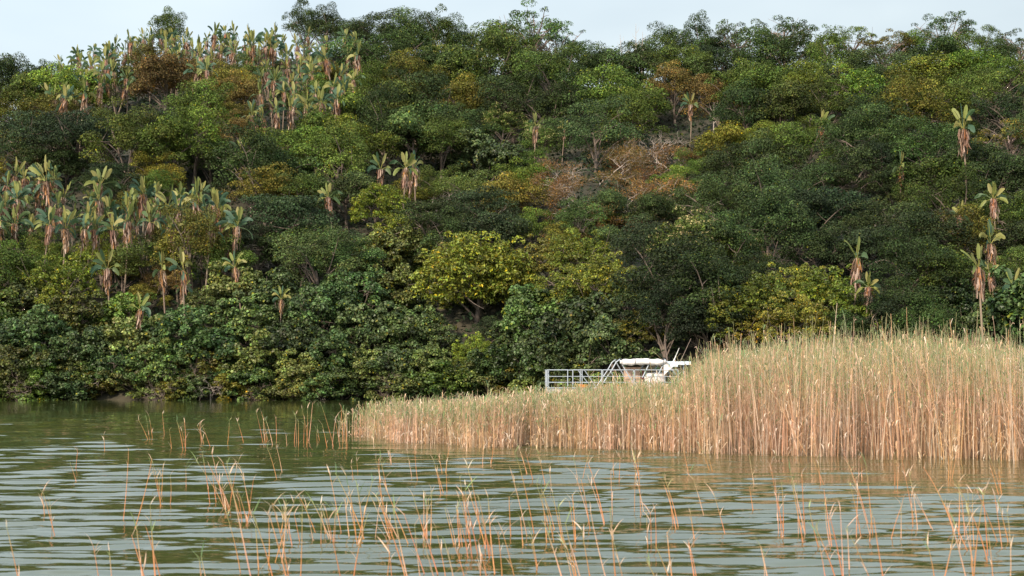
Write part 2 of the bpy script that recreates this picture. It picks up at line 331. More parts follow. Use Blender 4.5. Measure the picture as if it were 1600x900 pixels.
# ------------------------------------------------------------------ the trees one can point at (pixel of crown centre, radius, tint)
TREES = """
R 8 128 30 bg|R 40 118 26 kk|R 70 122 22 dg|R 265 50 30 mg|R 475 42 34 dg|R 508 38 36 dg|R 545 52 40 dg|R 590 58 38 bg|R 625 62 36 bg|R 662 68 34 dg|R 692 72 34 mg|R 560 92 45 bg
R 610 100 42 dg|R 655 105 38 dg|R 720 88 24 dg|R 770 76 26 dg|O 828 54 50 bg|O 866 72 36 bg|R 800 84 32 mg|T 902 86 32 br|T 935 90 28 br|F 1004 78 26 mg|R 1040 74 34 dg|R 1084 76 28 dg|R 1110 84 26 dg
O 1152 62 34 dg|O 1222 56 42 dg|R 1185 92 46 dg|R 1240 95 40 dg|O 1285 76 28 dg|O 1335 70 34 mg|O 1385 78 34 ol|R 1425 78 30 mg|O 1478 52 36 dg|R 1470 92 34 dg|R 1525 82 32 mg|R 1560 90 28 dg|O 1592 72 34 bg
R 50 150 44 mg|R 20 175 34 ol|R 112 150 40 lg|R 92 178 42 ol|R 150 148 34 yg|F 190 128 34 mg|R 232 108 34 ol|R 222 84 26 ol|R 258 132 40 br|R 285 100 30 br|R 352 140 36 ol|R 372 158 32 br|R 318 170 44 mg|U 60 212 62 kk|U 120 214 66 kk
U 172 205 48 bg|R 205 226 52 mg|R 250 200 42 dg|R 262 238 44 mg|R 302 226 48 lg|R 352 176 30 ol|R 368 205 34 br|R 330 245 36 dg|R 18 235 34 ol|R 60 245 44 dg|R 385 128 34 mg|R 40 262 32 br|R 105 258 40 dg
U 180 278 58 kk|R 150 300 36 dg|R 245 275 40 ol|R 250 300 36 mg|R 205 330 34 ol|U 430 232 52 ye|R 395 262 52 dg|R 445 262 44 bg|R 490 250 42 mg|U 415 296 60 ol|U 470 306 56 mg|U 440 350 76 kk|U 395 380 54 kk|R 505 215 44 mg|R 545 225 48 ye
R 530 262 46 mg|R 545 300 40 dg|R 520 120 40 ol|R 560 150 36 lg|R 505 162 34 mg|R 500 105 30 mg|R 560 185 40 mg|R 640 140 38 ol|R 605 165 42 mg|R 590 130 34 lg|R 680 135 40 mg|F 620 98 22 mg|F 690 92 30 mg|R 650 175 44 dg|R 690 190 44 dg
R 600 205 44 dg|R 640 215 46 bg|R 690 225 40 mg|R 735 170 44 ol|R 730 130 42 dg|R 775 115 48 mg|R 820 120 48 dg|R 865 125 46 mg|R 800 160 46 bg|R 850 170 44 dg|T 748 148 26 br|R 730 205 38 bg|F 785 200 36 mg|F 845 222 34 mg|R 880 205 30 dg|S 684 236 16 rs
H 745 240 46 bg|H 790 262 50 bg|H 710 262 40 bg|R 830 260 42 lg|R 815 290 40 lg|R 905 150 46 dg|R 905 105 38 dg|R 950 115 42 dg|R 955 160 44 mg|R 1000 115 40 dg|R 930 205 46 bg|R 985 200 40 mg|R 1050 112 40 mg|R 1095 118 38 dg|R 1000 155 36 mg
R 1055 145 34 br|R 1125 150 40 br|U 1120 102 50 kk|R 1165 150 38 mg|R 1170 195 44 dg|R 1140 225 40 ol|R 1195 215 36 ye|R 1225 130 44 mg|R 1265 135 44 yg|R 1225 175 44 mg|R 1300 110 40 mg|R 1345 115 38 dg|Y 1350 152 50 lg|R 1290 160 40 mg|R 1395 120 40 dg
R 1440 125 44 yg|R 1460 160 50 yg|R 1420 175 50 ol|R 1370 190 44 dg|R 1510 120 44 lg|R 1560 125 44 mg|R 1595 120 34 lg|R 1530 165 44 mg|R 1580 175 44 kk|R 1505 215 40 mg|O 1575 215 38 ol|R 1460 225 48 dg|R 1400 225 40 mg|R 1350 235 44 dg|R 1270 205 36 yg|R 1250 235 44 mg|R 1310 215 38 dg
S 935 235 46 rs|S 905 268 52 rs|S 990 225 50 rs|S 1060 222 56 rs|S 945 296 58 rs|S 1005 280 54 rs|S 885 322 52 rs|S 1015 255 46 rs|B 1050 212 50 br|B 885 278 44 br|R 1085 258 40 mg|R 1060 290 46 lg|R 1110 300 50 dg|R 1150 265 44 dg|R 1200 270 42 bg
B 1190 258 30 br|B 1240 270 30 br|B 1160 305 28 br|B 1315 222 34 br|B 1380 195 30 br|B 1350 185 24 br|B 1545 250 34 br|T 1560 235 34 br|B 1575 240 26 br|B 430 375 40 br|B 690 318 40 br|B 1440 262 34 br|B 1500 310 34 br|B 1260 330 34 br|B 1120 345 34 br|B 720 160 34 br|B 1380 330 30 br|B 560 385 30 br|B 1230 400 30 br|B 860 300 40 br|B 1600 300 34 br|B 1150 80 28 br|B 1205 70 26 br|B 1375 80 26 br|T 1275 72 24 br|B 845 240 1 br
U 1290 285 50 dg|U 1370 250 50 kk|R 1330 275 44 dg|R 1400 290 48 dg|R 1240 300 46 bg|R 1180 320 52 bg|R 1290 330 50 kk|R 1455 280 48 mg|R 1510 265 42 dg|R 1560 290 42 dg|R 1430 330 48 mg|R 1490 330 44 mg|R 1375 350 50 dg|R 1550 330 44 mg|R 1595 340 44 mg|R 1440 375 50 dg|R 1500 380 44 ol
R 1350 390 44 kk|R 1290 385 50 bg|R 1200 370 52 bg|R 1250 350 48 kk|R 1590 390 44 dg|R 1410 420 50 dg|R 1460 430 46 mg|H 1520 460 44 mg|H 1580 470 50 bg|H 1480 480 46 dg|R 1400 470 50 dg|R 1350 460 46 kk|H 1540 505 46 bg|H 1595 510 40 lg|R 1440 500 46 dg|R 1590 430 40 mg|R 1385 505 40 kk
R 495 415 50 bg|R 470 385 46 dg|R 545 400 46 bg|Y 590 330 46 yg|Y 622 362 32 yg|H 600 400 52 gg|H 650 390 44 gg|R 640 300 42 ol|R 690 300 44 mg|U 680 345 60 dg|U 750 330 62 kk|R 800 310 44 ol|R 750 295 40 gg|B 680 325 30 br|R 830 355 46 lg|R 700 380 40 bg|R 770 372 40 kk
G 740 436 78 ye|Y 790 445 46 ye|Y 860 410 46 ol|Y 905 400 44 yg|Y 940 440 50 yg|Y 895 455 46 yg|Y 975 465 34 yg|R 900 350 46 bg|R 945 330 44 dg|R 880 375 40 ol|R 960 375 44 bg|R 1010 335 50 dg|R 1060 330 48 dg|Y 945 345 24 ye|R 1010 395 40 kk
F 1080 390 66 mg|R 1050 440 70 dg|R 1130 400 50 dg|F 1160 410 44 mg|R 1090 460 66 dg|R 1040 500 50 kk|R 1100 510 46 kk|R 1130 330 48 dg|R 1170 450 46 dg|Y 1140 500 56 yg|Y 1195 480 60 yg|Y 1245 468 58 yg|Y 1290 475 62 yg|Y 1235 515 56 ol|Y 1320 505 46 yg|R 1330 515 40 dg|Y 1170 525 40 ol
R 40 420 46 mg|R 10 445 46 mg|H 25 480 50 gg|Y 105 445 50 yg|Y 85 480 34 yg|R 70 405 36 mg|R 190 425 44 ol|R 235 400 50 mg|R 300 395 52 ol|R 160 395 36 ye|R 30 385 44 dg|R 260 440 36 br|R 345 412 44 mg|R 230 460 40 ol|R 20 350 30 dg|R 160 360 30 br|R 265 370 34 ol
Y 745 555 34 yg|Y 720 580 24 yg|Y 1000 520 40 ol|H 850 500 62 bg|H 920 510 66 bg|H 800 530 52 bg|H 870 560 60 bg|H 960 540 56 bg|H 820 580 48 dg|H 900 590 50 bg|H 780 590 44 dg|R 770 520 30 kk
H 130 505 52 gg|H 190 500 52 mg|H 60 530 54 bg|H 10 540 54 bg|H 90 575 48 bg|H 30 590 44 gg|H 150 560 54 bg|H 215 540 54 gg|H 180 595 46 bg|H 250 590 46 bg|H 280 520 54 bg|H 320 480 52 gg|H 370 455 54 gg|H 330 555 54 bg|H 385 510 54 bg|H 440 470 52 bg
H 310 600 38 ol|T 250 610 30 br|T 330 612 34 br|T 400 600 30 br|H 400 570 54 gg|H 450 540 54 bg|H 500 490 56 bg|H 560 465 54 bg|H 610 460 50 gg|H 520 560 54 bg|H 470 600 42 gg|H 580 520 56 bg|H 560 600 42 gg|H 640 520 54 bg|H 620 590 50 bg|H 690 540 52 bg|H 680 600 44 gg|H 740 600 36 bg|H 650 480 40 bg|H 120 610 34 gg|H 380 612 30 gg|H 520 612 34 lg|H 60 612 30 lg
"""
def in_strel(u, v, pad=0): 
    sv = float(np.interp(u, SKY[:,0], SKY[:,1]))
    if 85 < u < 420 and sv < v < sv + 62: return True
    if 385 < u < 570 and sv + 10 < v < 205 and u < 470 + (v < 150) * 100: return True
    if -40 < u < 120 and 245 < v < 375: return True
    if 110 < u < 370 and 275 + (190 - u) * .1 < v < 375: return True
    return False
PRI = [(float(e.split()[1]), float(e.split()[2]), float(e.split()[3])) for line in TREES.strip().split('\n') for e in line.split('|') if e[0] in 'GS']
PALMS = [(588,248),(627,246),(655,248),(833,182),(1076,148),(1290,180),(1405,248),(1508,182),(1556,292),(1330,384),(1552,362),(1536,396),(262,405),(294,405),(168,405)]
PRI += [(a, b + 25, 22) for a, b in PALMS]
hand = []
for line in TREES.strip().split('\n'):
    for e in line.split('|'):
        k, u, v, r_, t_ = e.split(); u, v, r_ = float(u), float(v), float(r_)
        if r_ < 5: continue
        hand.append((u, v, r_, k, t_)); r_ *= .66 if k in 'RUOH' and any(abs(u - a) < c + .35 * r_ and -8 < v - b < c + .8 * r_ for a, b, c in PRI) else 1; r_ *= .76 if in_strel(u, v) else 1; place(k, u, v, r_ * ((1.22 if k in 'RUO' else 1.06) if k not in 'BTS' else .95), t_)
HA = np.array([(h[0], h[1], h[2]) for h in hand])
STREL_ZONES = [(85, 440, 40, 135), (400, 565, 50, 205), (-10, 375, 245, 405)]
# fillers between and beside them, also out of frame to both sides
nf = 0
gx, gy = np.meshgrid(np.arange(-125, 125, 6.4), np.arange(90, 236, 6.4))
for x, y in zip(gx.ravel(), gy.ravel()):
    x += rnd.uniform(-2.4, 2.4); y += rnd.uniform(-2.4, 2.4)
    if y < yb(x) + 1.5 or abs(x) > .38 * y + 6: continue
    s = rnd.uniform(.65, 1.0); small = 1; z = float(terr(x, y)); u, v = project(x, y, z + 4.2 * s)
    if -20 < u < 1620:
        d = np.hypot(HA[:, 0] - u, HA[:, 1] - v) / HA[:, 2]
        if d.min() < .95 or (860 < u < 1120 and 195 < v < 345): continue
        if d.min() < 1.5: s *= .6
        if in_strel(u, v): s *= .5
        if v < np.interp(u, SKY[:,0], SKY[:,1]) + 12: s *= .6
        s *= .6 if any(abs(u - a) < c + 20 and -8 < v - b < c + 35 for a, b, c in PRI) else 1
        h = hand[int(np.argmin(d))]; t_ = h[4] if h[3] not in 'STB' else 'mg'; kd = h[3] if h[3] in 'RRH' else 'R'
        if rnd.random() < .35: t_ = rnd.choice(['dg', 'mg', 'bg', 'dg'])
    else: kd = 'H' if y < yb(x) + 12 else 'R'; t_ = rnd.choice(['dg', 'mg', 'bg', 'ol', 'dg', 'lg'])
    kk = KIT[kd][rnd.randrange(len(KIT[kd]))]
    put(kd, kk, x, y, s, t_, None, 1, (u, v, s * 4 * FPX / y)); nf += 1
# low bushes hanging over the waterline
for i, x in enumerate(np.arange(-49, 8, 1.7)):
    x += rnd.uniform(-.6, .6); y = float(yb(x)) + rnd.uniform(-.3, .9); s = rnd.uniform(.42, .62); kk = KIT['H'][rnd.randrange(4)]
    u, v = project(x, y, 3.4 * s); put('H', kk, x, y, s, rnd.choice(['gg', 'bg', 'mg', 'gg', 'ol', 'bg']), 'low bush hanging over the water', .8, (u, 600, 25)).location.z -= rnd.uniform(.3, .8)
# tangled bleached branches fallen at the waterline
for i, x in enumerate([-37.5, -33, -27, -23.5, -19.5, -14, -9, -44]):
    y = float(yb(x)) - .5; kk = KIT[['T', 'B'][i % 2]][i % 2]; u, v = project(x, y, 1)
    o = put('T', kk, x, y, rnd.uniform(.32, .5), 'br', 'grey tangle of bare branches at the waterline', 1, (u, 600, 20)); o.rotation_euler = (rnd.uniform(.5, 1.0), rnd.uniform(-.8, .8), rnd.uniform(-.6, .6)); o.location.z = .1
print('fillers', nf, 'hand', len(hand))

# undergrowth that nobody could count
n = 170000; ux = rng.uniform(-130, 130, n); uy = rng.uniform(91, 240, n); k = (uy > yb(ux) + .2) & (np.abs(ux) < .42 * uy + 14); ux, uy = ux[k], uy[k]
uz = terr(ux, uy) + rng.random(len(ux)) ** 1.5 * 1.8; mb = MB(); base = np.array([.024, .042, .016])
leaves(mb, np.stack([ux, uy, uz], 1), rng.normal(size=(len(ux), 3)) * .5 + np.array([0, -.3, .8]), .45 * (.5 + rng.random(len(ux))), .6, leaftint(len(ux), rng, .5, 1.5, .03) * base)
o = mb.build('undergrowth', M_tint); o['kind'] = 'stuff'; o['label'] = 'dark leafy undergrowth covering the hillside between the trees'; o['category'] = 'undergrowth'

# ------------------------------------------------------------------ wild banana palms
def blade(mb, base, dirv, petiole, ln, wd, col, r, droop=.5, face=None):
    """petiole, then a paddle-shaped blade, arching over"""
    d = unit(np.array(dirv, float)); n = 15; pts = [np.array(base, float)]
    tot = petiole + ln
    for i in range(n):
        d = unit(d + np.array([0, 0, -droop * .07 * (i / n) * 2])); pts.append(pts[-1] + d * tot / n)
    pts = np.array(pts); s = np.linspace(0, 1, n + 1) * tot
    mb.tube(pts, np.linspace(.05, .012, n + 1), 4, c=np.array(col) * np.array([1.2, 1.1, .9]))
    k = s >= petiole * .98; bp_ = pts[k]; q = (s[k] - petiole) / ln; q = np.clip(q, 0, 1)
    wdt = wd * np.clip(np.sin(np.pi * (q * .86 + .10)) ** .55, .05, 1) * (.72 + .28 * r.random(len(q)))
    t = np.gradient(bp_, axis=0); t = unit(t)
    if face is None: a = r.random() * 6.28; face = np.array([math.cos(a), math.sin(a), .2])
    sd_ = unit(np.cross(t, face)); up = np.cross(sd_, t)
    m_ = len(bp_); L_ = bp_ + sd_ * wdt[:, None] * .5 + up * wdt[:, None] * .16; R2 = bp_ - sd_ * wdt[:, None] * .5 + up * wdt[:, None] * .16
    V = np.concatenate([L_, bp_, R2]); F = []
    for i in range(m_ - 1):
        F.append((i, i+1, m_+i+1, m_+i)); F.append((m_+i, m_+i+1, 2*m_+i+1, 2*m_+i))
    mb.add(V, F, np.array(col))
GRN = [(.07,.125,.055), (.10,.15,.06), (.20,.23,.065), (.28,.27,.09), (.06,.115,.07), (.085,.14,.07)]
def strel_mesh(seed, ht, nleaf, split=False, skirt=60, spread=1.):
    r = np.random.default_rng(seed); s_ = np.linspace(0, 1, 9)[:, None]; lean = r.normal(size=2) * .35
    top = np.array([lean[0], lean[1], ht]); pts = np.array([0, 0, -1.]) * (1 - s_) + top * s_ + np.hstack([np.sin(s_ * 3.1) * r.normal() * .2, s_*0, s_*0])
    tb = MB(); tb.tube(pts, np.linspace(.15, .10, 9), 7, c=np.array([.26, .20, .15])); trunk = tb.mesh('trunk', M_dead, True)
    db = MB()
    for i in range(skirt):   # hanging dead leaves and old petioles
        a = r.random() * 6.28; z = ht - (r.random() ** 1.5) * min(ht * .75, 2.1); ln = .5 + r.random() * .9
        p0 = np.array([lean[0] * z / ht, lean[1] * z / ht, z + .15]); o_ = np.array([math.cos(a), math.sin(a), 0]); sdv = np.array([-o_[1], o_[0], 0])
        f = .15 + .55 * r.random(); p1 = p0 + o_ * f + np.array([0, 0, -.12]); p2 = p1 + o_ * .12 * r.normal() + np.array([0, 0, -ln * .6]); p3 = p2 + o_ * .1 * r.normal() + sdv * .1 * r.normal() + np.array([0, 0, -ln * .4])
        w0, w1 = .025, .04 + .09 * r.random(); c = np.array([(.34, .22, .16), (.24, .15, .11), (.46, .34, .27), (.14, .09, .065), (.36, .18, .08)][r.integers(0, 5)]) * (.75 + .5 * r.random())
        V = [p0 - sdv*w0, p0 + sdv*w0, p1 - sdv*w0, p1 + sdv*w0, p2 - sdv*w1, p2 + sdv*w1 + o_*.05, p3 - sdv*w1*.4, p3 + sdv*w1*.4]
        db.add(V, [(0,1,3,2), (2,3,5,4), (4,5,7,6)], c)
    dead = db.mesh('dead_leaves', M_dead)
    fan = r.random() * 3.14; outs = []; mb = MB()
    for i in range(nleaf):
        q = (i / (nleaf - 1) - .5) * 2; a = fan if r.random() < .7 else r.random() * 6.28
        el = math.radians(88 - abs(q) * 74 * spread + r.normal() * 7); h = math.copysign(1, q) * math.cos(el)
        d = np.array([h * math.cos(a), h * math.sin(a), math.sin(el)]) + r.normal(size=3) * .07
        col = np.array(GRN[r.integers(0, 6)]) * (.8 + .4 * r.random())
        if abs(q) < .35 and r.random() < .7: col = np.array(GRN[2 + r.integers(0, 2)]) * (.85 + .3 * r.random())
        m1 = MB() if split else mb
        blade(m1, top - np.array([0, 0, .1]), d, .7 + .6 * r.random(), 1.4 + .7 * r.random(), .56 + .2 * r.random(), col, r, droop=.3 + abs(q) * 1.6)
        if split: outs.append(m1.mesh('leaf', M_paddle, True))
    if not split: outs = [mb.mesh('leaves', M_paddle, True)]
    return dict(trunk=trunk, dead=dead, leaf=outs, ht=ht + 1.0)
SK = [strel_mesh(300 + i, [8., 9.4, 10.4, 8.8, 7.6, 11.][i], [11, 10, 12, 9, 10, 11][i], skirt=[70, 100, 110, 90, 60, 120][i]) for i in range(6)]
SKn = [strel_mesh(320 + i, [9., 10., 10.6, 8.2][i], [10, 9, 10, 8][i], True, [100, 120, 130, 70][i], spread=[1, .8, 1.2, 1][i]) for i in range(4)]
STREL = []
def strel(u, v, scale=1., near=False, var=None, own=None, xy=None):
    kit = SKn if near else SK; i = rnd.randrange(len(kit)) if var is None else var; k = kit[i]
    scale *= .56 * rnd.uniform(.85, 1.15)
    if xy is None:
        x, y, h = hit(u, v, k['ht'] * scale * (1.2 if near else 1.16))          # (u, v) is the middle of the leaf fan
        zs = max(.75, min(1.5, h / (k['ht'] * scale)))
    else: x, y = xy; zs = 1
    root = bpy.data.objects.new('wild_banana_palm', None); scene.collection.objects.link(root)
    root.location = (x, y, float(terr(x, y))); root.scale = (scale, scale, scale * zs); root.rotation_euler = (rnd.gauss(0, .06), rnd.gauss(0, .11), rnd.random() * 6.28)
    root['category'] = 'banana palm'; root['group'] = 'wild banana palms on the hillside'
    for nm, mm in [('trunk', k['trunk']), ('dead_leaves', k['dead'])] + [('leaf' if near else 'leaves', q) for q in k['leaf']]:
        o = bpy.data.objects.new(nm, mm); scene.collection.objects.link(o); o.parent = root
    STREL.append((root, own or ['short', 'stout', 'tall', 'medium', 'low', 'towering'][i % 6] + ' banana palm', u, v, 30, 'P'))
for (u, v, sc) in [(588,248,1.1),(627,246,1.2),(655,248,1.1),(640,268,.7),(833,182,.9),(878,190,.6),(1076,148,.9),(1000,152,.5),(1290,180,1.0),(1405,248,.95),(1508,182,1.15),(1556,292,1.0),(1490,320,.8),(1330,384,1.15),(1552,362,1.0),(1536,396,1.0),(1575,432,.8),(1590,428,.8),(1347,432,.7),(1376,446,.6),
                   (168,405,.9),(262,405,1.0),(294,405,1.0),(282,438,.7),(212,470,.9),(436,455,.7),(320,318,.9),(355,350,1.1),(378,222,.9),(475,240,.9),(527,292,.9),(480,265,.8),(568,120,.7),(735,72,1.0),(1560,412,.6),(117,262,1.2),(78,262,1.2),(58,270,.9),(45,262,.9),(380,400,.8),(700,170,.6),(640,158,.7),(575,165,.7),(550,112,1.0),(545,135,1.0),(530,125,.9)]:
    strel(u, v + 6, sc * 1.0, near=True)
# the three dense colonies
def poisson(cond, box, dmin, nmax):
    out = []; tries = 0
    while len(out) < nmax and tries < 9000:
        tries += 1; u, v = rnd.uniform(box[0], box[1]), rnd.uniform(box[2], box[3])
        if cond(u, v) and all((a-u)**2 + ((b-v)*1.15)**2 > dmin*dmin for a, b in out): out.append((u, v))
    return out
svf = lambda u: float(np.interp(u, SKY[:,0], SKY[:,1]))
for u, v in poisson(lambda u, v: svf(u) + 6 < v < svf(u) + 66 - (20 if u > 330 else 0) - (18 if 200 < u < 290 else 0), (66, 430, 40, 150), 11, 118): strel(u, v, rnd.uniform(.8, 1.1))
for u, v in poisson(lambda u, v: svf(u) + 25 < v < 200 and not (u > 505 and v > 160) and not (u < 425 and v > 130 and u < 400), (392, 560, 50, 190), 14, 56): strel(u, v, rnd.uniform(.85, 1.15))
for u, v in poisson(lambda u, v: (u < 95) or v > 285 + abs(u - 260) * .15, (-8, 362, 262, 350), 15, 64): strel(u, v, rnd.uniform(.8, 1.05))

# ------------------------------------------------------------------ bird on a snag
d = raydir(834, 50); s = 219 / d[1]; bx, by, bz = d[0]*s, d[1]*s, CAMZ + d[2]*s
mb = MB(); g0 = float(terr(bx, by)); htop = CAMZ + raydir(834, 28)[2] * s - g0
zz = np.linspace(-.5, htop, 8); mb.tube(np.stack([np.sin(zz)*.12, zz*0, zz], 1), np.linspace(.2, .08, 8), 6)
mb.tube([(0.1, 0, htop-1.2), (.35, 0, htop-.75), (.4, 0, htop-.4)], [.04, .03, .02], 4)
snag = mb.build('dead_snag', M_twig, loc=(bx, by, g0)); snag['category'] = 'dead trunk'; snag['label'] = 'thin bare snag poking above the bluish ridge tree, with bird on top'
mb = MB(); body = np.array([(-.3,0,-.12),(-.2,0,-.03),(-.06,0,.08),(.06,0,.2),(.14,0,.32),(.2,0,.36),(.27,0,.35)]); mb.tube(body, [.02, .07, .13, .12, .075, .065, .015], 8)
mb.tube([(0,0,.02),(.01,0,-.12)], [.02,.015], 4)
M_bird = plain('dark_feather', (.03, .028, .03), .7)
bird = mb.build('bird', M_bird, loc=(bx + math.sin(htop)*.12, by, g0 + htop + .1), smooth=True); bird['category'] = 'bird'; bird['label'] = 'dark bird perched on top of the thin bare snag'
# thin bare spars on the skyline
for (u, v, hh, ln_) in [(975, 62, 3.6, -.25), (993, 45, 4.6, .02), (1001, 58, 3.4, .12), (1114, 185, 3.6, .1)]:
    s = (214 if v < 100 else 170) / raydir(u, v)[1]; d = raydir(u, v); x, y = d[0]*s, d[1]*s
    if v > 100: x, y, _ = hit(u, v, 4)
    mb = MB(); g0 = float(terr(x, y)); top = (CAMZ + d[2]*s - g0) + .8 if v < 100 else 6.; zz = np.linspace(-.5, top, 8)
    mb.tube(np.stack([zz*ln_*.25, zz*0, zz], 1), np.linspace(.11, .02, 8), 5)
    for q in range(5): z0 = top*(.55+.08*q); x0 = z0*ln_*.25; mb.tube([(x0,0,z0),(x0+(-1)**q*.4,.1,z0+.5),(x0+(-1)**q*.5,.1,z0+1.0)], [.035,.02,.008], 3)
    o = mb.build('bare_spar', M_pale, loc=(x, y, g0)); o['category'] = 'bare trunk'
    o['label'] = {975: 'left-leaning bare spar on the skyline, leftmost of three', 993: 'tallest upright bare spar on the skyline, middle of three', 1001: 'right-leaning short bare spar on the skyline, rightmost of three', 1114: 'thin pale bent trunk below the brown-tinged crown on upper slope'}[u]

# ------------------------------------------------------------------ labels of trees and palms
def band(v, sv):
    if v < sv + 42: return 'on the skyline'
    if v < 185: return 'high up'
    if v < 270: return 'on the upper slope'
    if v < 350: return 'on the mid slope'
    if v < 440: return 'on the lower slope'
    if v < 530: return 'low behind the bank'
    return 'at the waterline'
SECT = [(-9999, 'beyond left edge'), (0, 'at the left edge'), (110, 'near left edge'), (230, 'under the palm ridge'), (370, 'left of centre'), (480, 'above the reed tip'), (640, 'around the golden tree'), (740, 'left of the boat'), (850, 'over the boat railing'), (960, 'over the boat canopy'), (1085, 'right of the boat'), (1200, 'right of the gully'), (1330, 'over the tall reeds'), (1460, 'near right edge'), (1601, 'beyond right edge')]
ORD = ['', 'leftmost', 'second from left', 'third from left', 'fourth from left', 'fifth from left', 'sixth from left', 'seventh from left', 'eighth from left', 'ninth from left', 'tenth from left', 'eleventh from left', 'twelfth from left', 'thirteenth from left', 'fourteenth from left', 'fifteenth from left', 'sixteenth from left', 'seventeenth from left', 'eighteenth from left', 'nineteenth from left', 'twentieth from left']
cells = {}
for T in THINGS + STREL:
    root, desc, u, v, r_, kd = T
    sec = [s_ for a, s_ in SECT if u >= a][-1]; cells.setdefault((desc, band(v, svf(u)), sec), []).append(T)
for (desc, bn, sec), L_ in cells.items():
    L_.sort(key=lambda T: T[2])
    for i, T in enumerate(L_):
        tail = '' if len(L_) == 1 else (', ' + (ORD[i + 1] if i < 20 else 'far right')) if len(L_) > 2 else (', left one', ', right one')[i]
        T[0]['label'] = f'{desc}, {sec}{tail}' if 'water' in desc else f'{desc} {bn}, {sec}{tail}'
for T in THINGS: T[0]['group'] = {'H': 'bushy trees along the far shore', 'S': 'rusty half-bare trees', 'B': 'bleached dead trees', 'T': 'grey twiggy trees'}.get(T[5], 'forest trees on the hill')

# ------------------------------------------------------------------ reeds
REEDC = np.array([(.84,.60,.43), (.80,.55,.38), (.86,.70,.55), (.72,.52,.34), (.82,.53,.31), (.60,.43,.30)])
GREENC = np.array([(.26,.34,.14), (.34,.40,.18), (.20,.31,.15), (.44,.40,.20)])
VT = np.array([(300,645),(520,645),(560,640),(600,632),(700,630),(780,624),(850,619),(950,610),(1000,606),(1045,605),(1080,588),(1105,566),(1140,560),(1200,552),(1300,545),(1400,544),(1500,546),(1580,555),(1700,560),(2400,560)], float)
FE = np.array([on_water(u, v) for u, v in [(552,682),(600,688),(640,693),(700,697),(800,699),(900,701),(1000,705),(1100,709),(1200,712),(1300,714),(1400,714),(1500,717),(1600,723),(1750,727),(2000,728),(2300,728)]])
def reed_bed():
    r = np.random.default_rng(21); mb = MB(); nst = 26000
    x = r.uniform(-5.6, 26, nst * 3); fy = np.interp(x, FE[:, 0], FE[:, 1]) + .35 * np.sin(x * 2.3) + .2 * np.sin(x * 5.9)
    depth = np.interp(x, [-5.6, -4, -2, 2, 6, 12, 26], [1.5, 5, 12, 28, 40, 44, 44])
    q = r.random(nst * 3) ** 1.6; y = fy + q * depth + np.abs(r.normal(size=nst * 3)) * np.where(r.random(nst * 3) < .03, -1.3, .25)
    k = (y < yb(x) - 1) & ~((x > 1.2) & (x < 10.4) & (y > 77.5)); x, y, fy = x[k][:nst], y[k][:nst], fy[k][:nst]
    n = len(x); cl = .5 + .5 * np.sin(x * 1.9 + np.sin(y * 1.3)) * np.sin(y * 1.1 + x * .7)
    keep = ((y - fy > 1.2) | (r.random(n) < .35 + .65 * cl)) & (r.random(n) < np.interp(x, [-5.6, -4.5, -2.5, 0], [.06, .22, .6, 1])); x, y, fy = x[keep], y[keep], fy[keep]; n = len(x)
    u = 800 + FPX * x / y; top = CAMZ + (585 - np.interp(u, VT[:, 0], VT[:, 1])) * y / FPX
    hfront = np.interp(u, [500, 600, 900, 1100, 1300, 1600], [1.0, 1.3, 1.9, 2.3, 2.6, 2.5])
    h = np.minimum(top, hfront + (y - fy) * .22) * (1 + r.normal(size=n) * .11) * np.where(r.random(n) < .25, r.uniform(.45, .9, n), 1)
    h = np.clip(h, .4, 4.3); h *= np.where(r.random(n) < .03, 1.22, 1)
    ln = r.normal(size=(n, 2)) * .055 + np.array([.015, 0]); bend = r.normal(size=(n, 2)) * .05
    broken = r.random(n) < .07; ln[broken] += r.normal(size=(broken.sum(), 2)) * .35
    w = r.uniform(.009, .017, n) * (y / 42) ** .35
    nr = 5; s = np.linspace(0, 1, nr)
    base = np.stack([x, y, np.full(n, -.25)], 1)
    C = np.stack([base[:, 0, None] + (ln[:, 0:1] * s + bend[:, 0:1] * s**2) * h[:, None], base[:, 1, None] + (ln[:, 1:2] * s + bend[:, 1:2] * s**2) * h[:, None], base[:, 2, None] + s * (h[:, None] + .25)], -1)
    th = np.arange(3) * 2.094; off = np.stack([np.cos(th), np.sin(th), th * 0], 1)
    V = C[:, :, None] + off[None, None] * (w[:, None] * (1 - .6 * s))[:, :, None, None]
    i = np.arange(n * nr * 3).reshape(n, nr, 3); j = np.roll(i, -1, 2)
    F = np.stack([i[:, :-1], j[:, :-1], j[:, 1:], i[:, 1:]], -1).reshape(-1, 4)
    col = REEDC[r.integers(0, 6, n)] * r.uniform(.72, 1.2, (n, 1)); gr = GREENC[r.integers(0, 4, n)]
    g = np.clip((s[None] - .62) * 2.2, 0, 1) * (r.random(n) < np.where((y - fy > 12) & (u > 1060) & (u < 1520), .9, .66))[:, None]
    cv = col[:, None] * (1 - g[..., None]) + gr[:, None] * g[..., None]
    mb.add(V.reshape(-1, 3), F, np.repeat(cv.reshape(-1, 3), 3, 0))
    # leaf ribbons
    nl = 6; a = np.repeat(np.arange(n), nl); m = len(a); sl = r.random(m) ** .75 * .95 + .03
    p = C[a, 0] * (1 - sl)[:, None] + C[a, -1] * sl[:, None]; az = r.random(m) * 6.28; ll = r.uniform(.16, .42, m)
    el = r.uniform(.5, 1.25, m); d1 = np.stack([np.cos(az) * np.cos(el), np.sin(az) * np.cos(el), np.sin(el)], 1)
    dead = (sl < .55) & (r.random(m) < .7); d1[dead, 2] *= -.2
    d2 = unit(d1 + np.array([0, 0, -.9])); sw = np.stack([-np.sin(az), np.cos(az), az * 0], 1); ww = r.uniform(.007, .014, m)[:, None] * (y[a] / 42)[:, None] ** .35
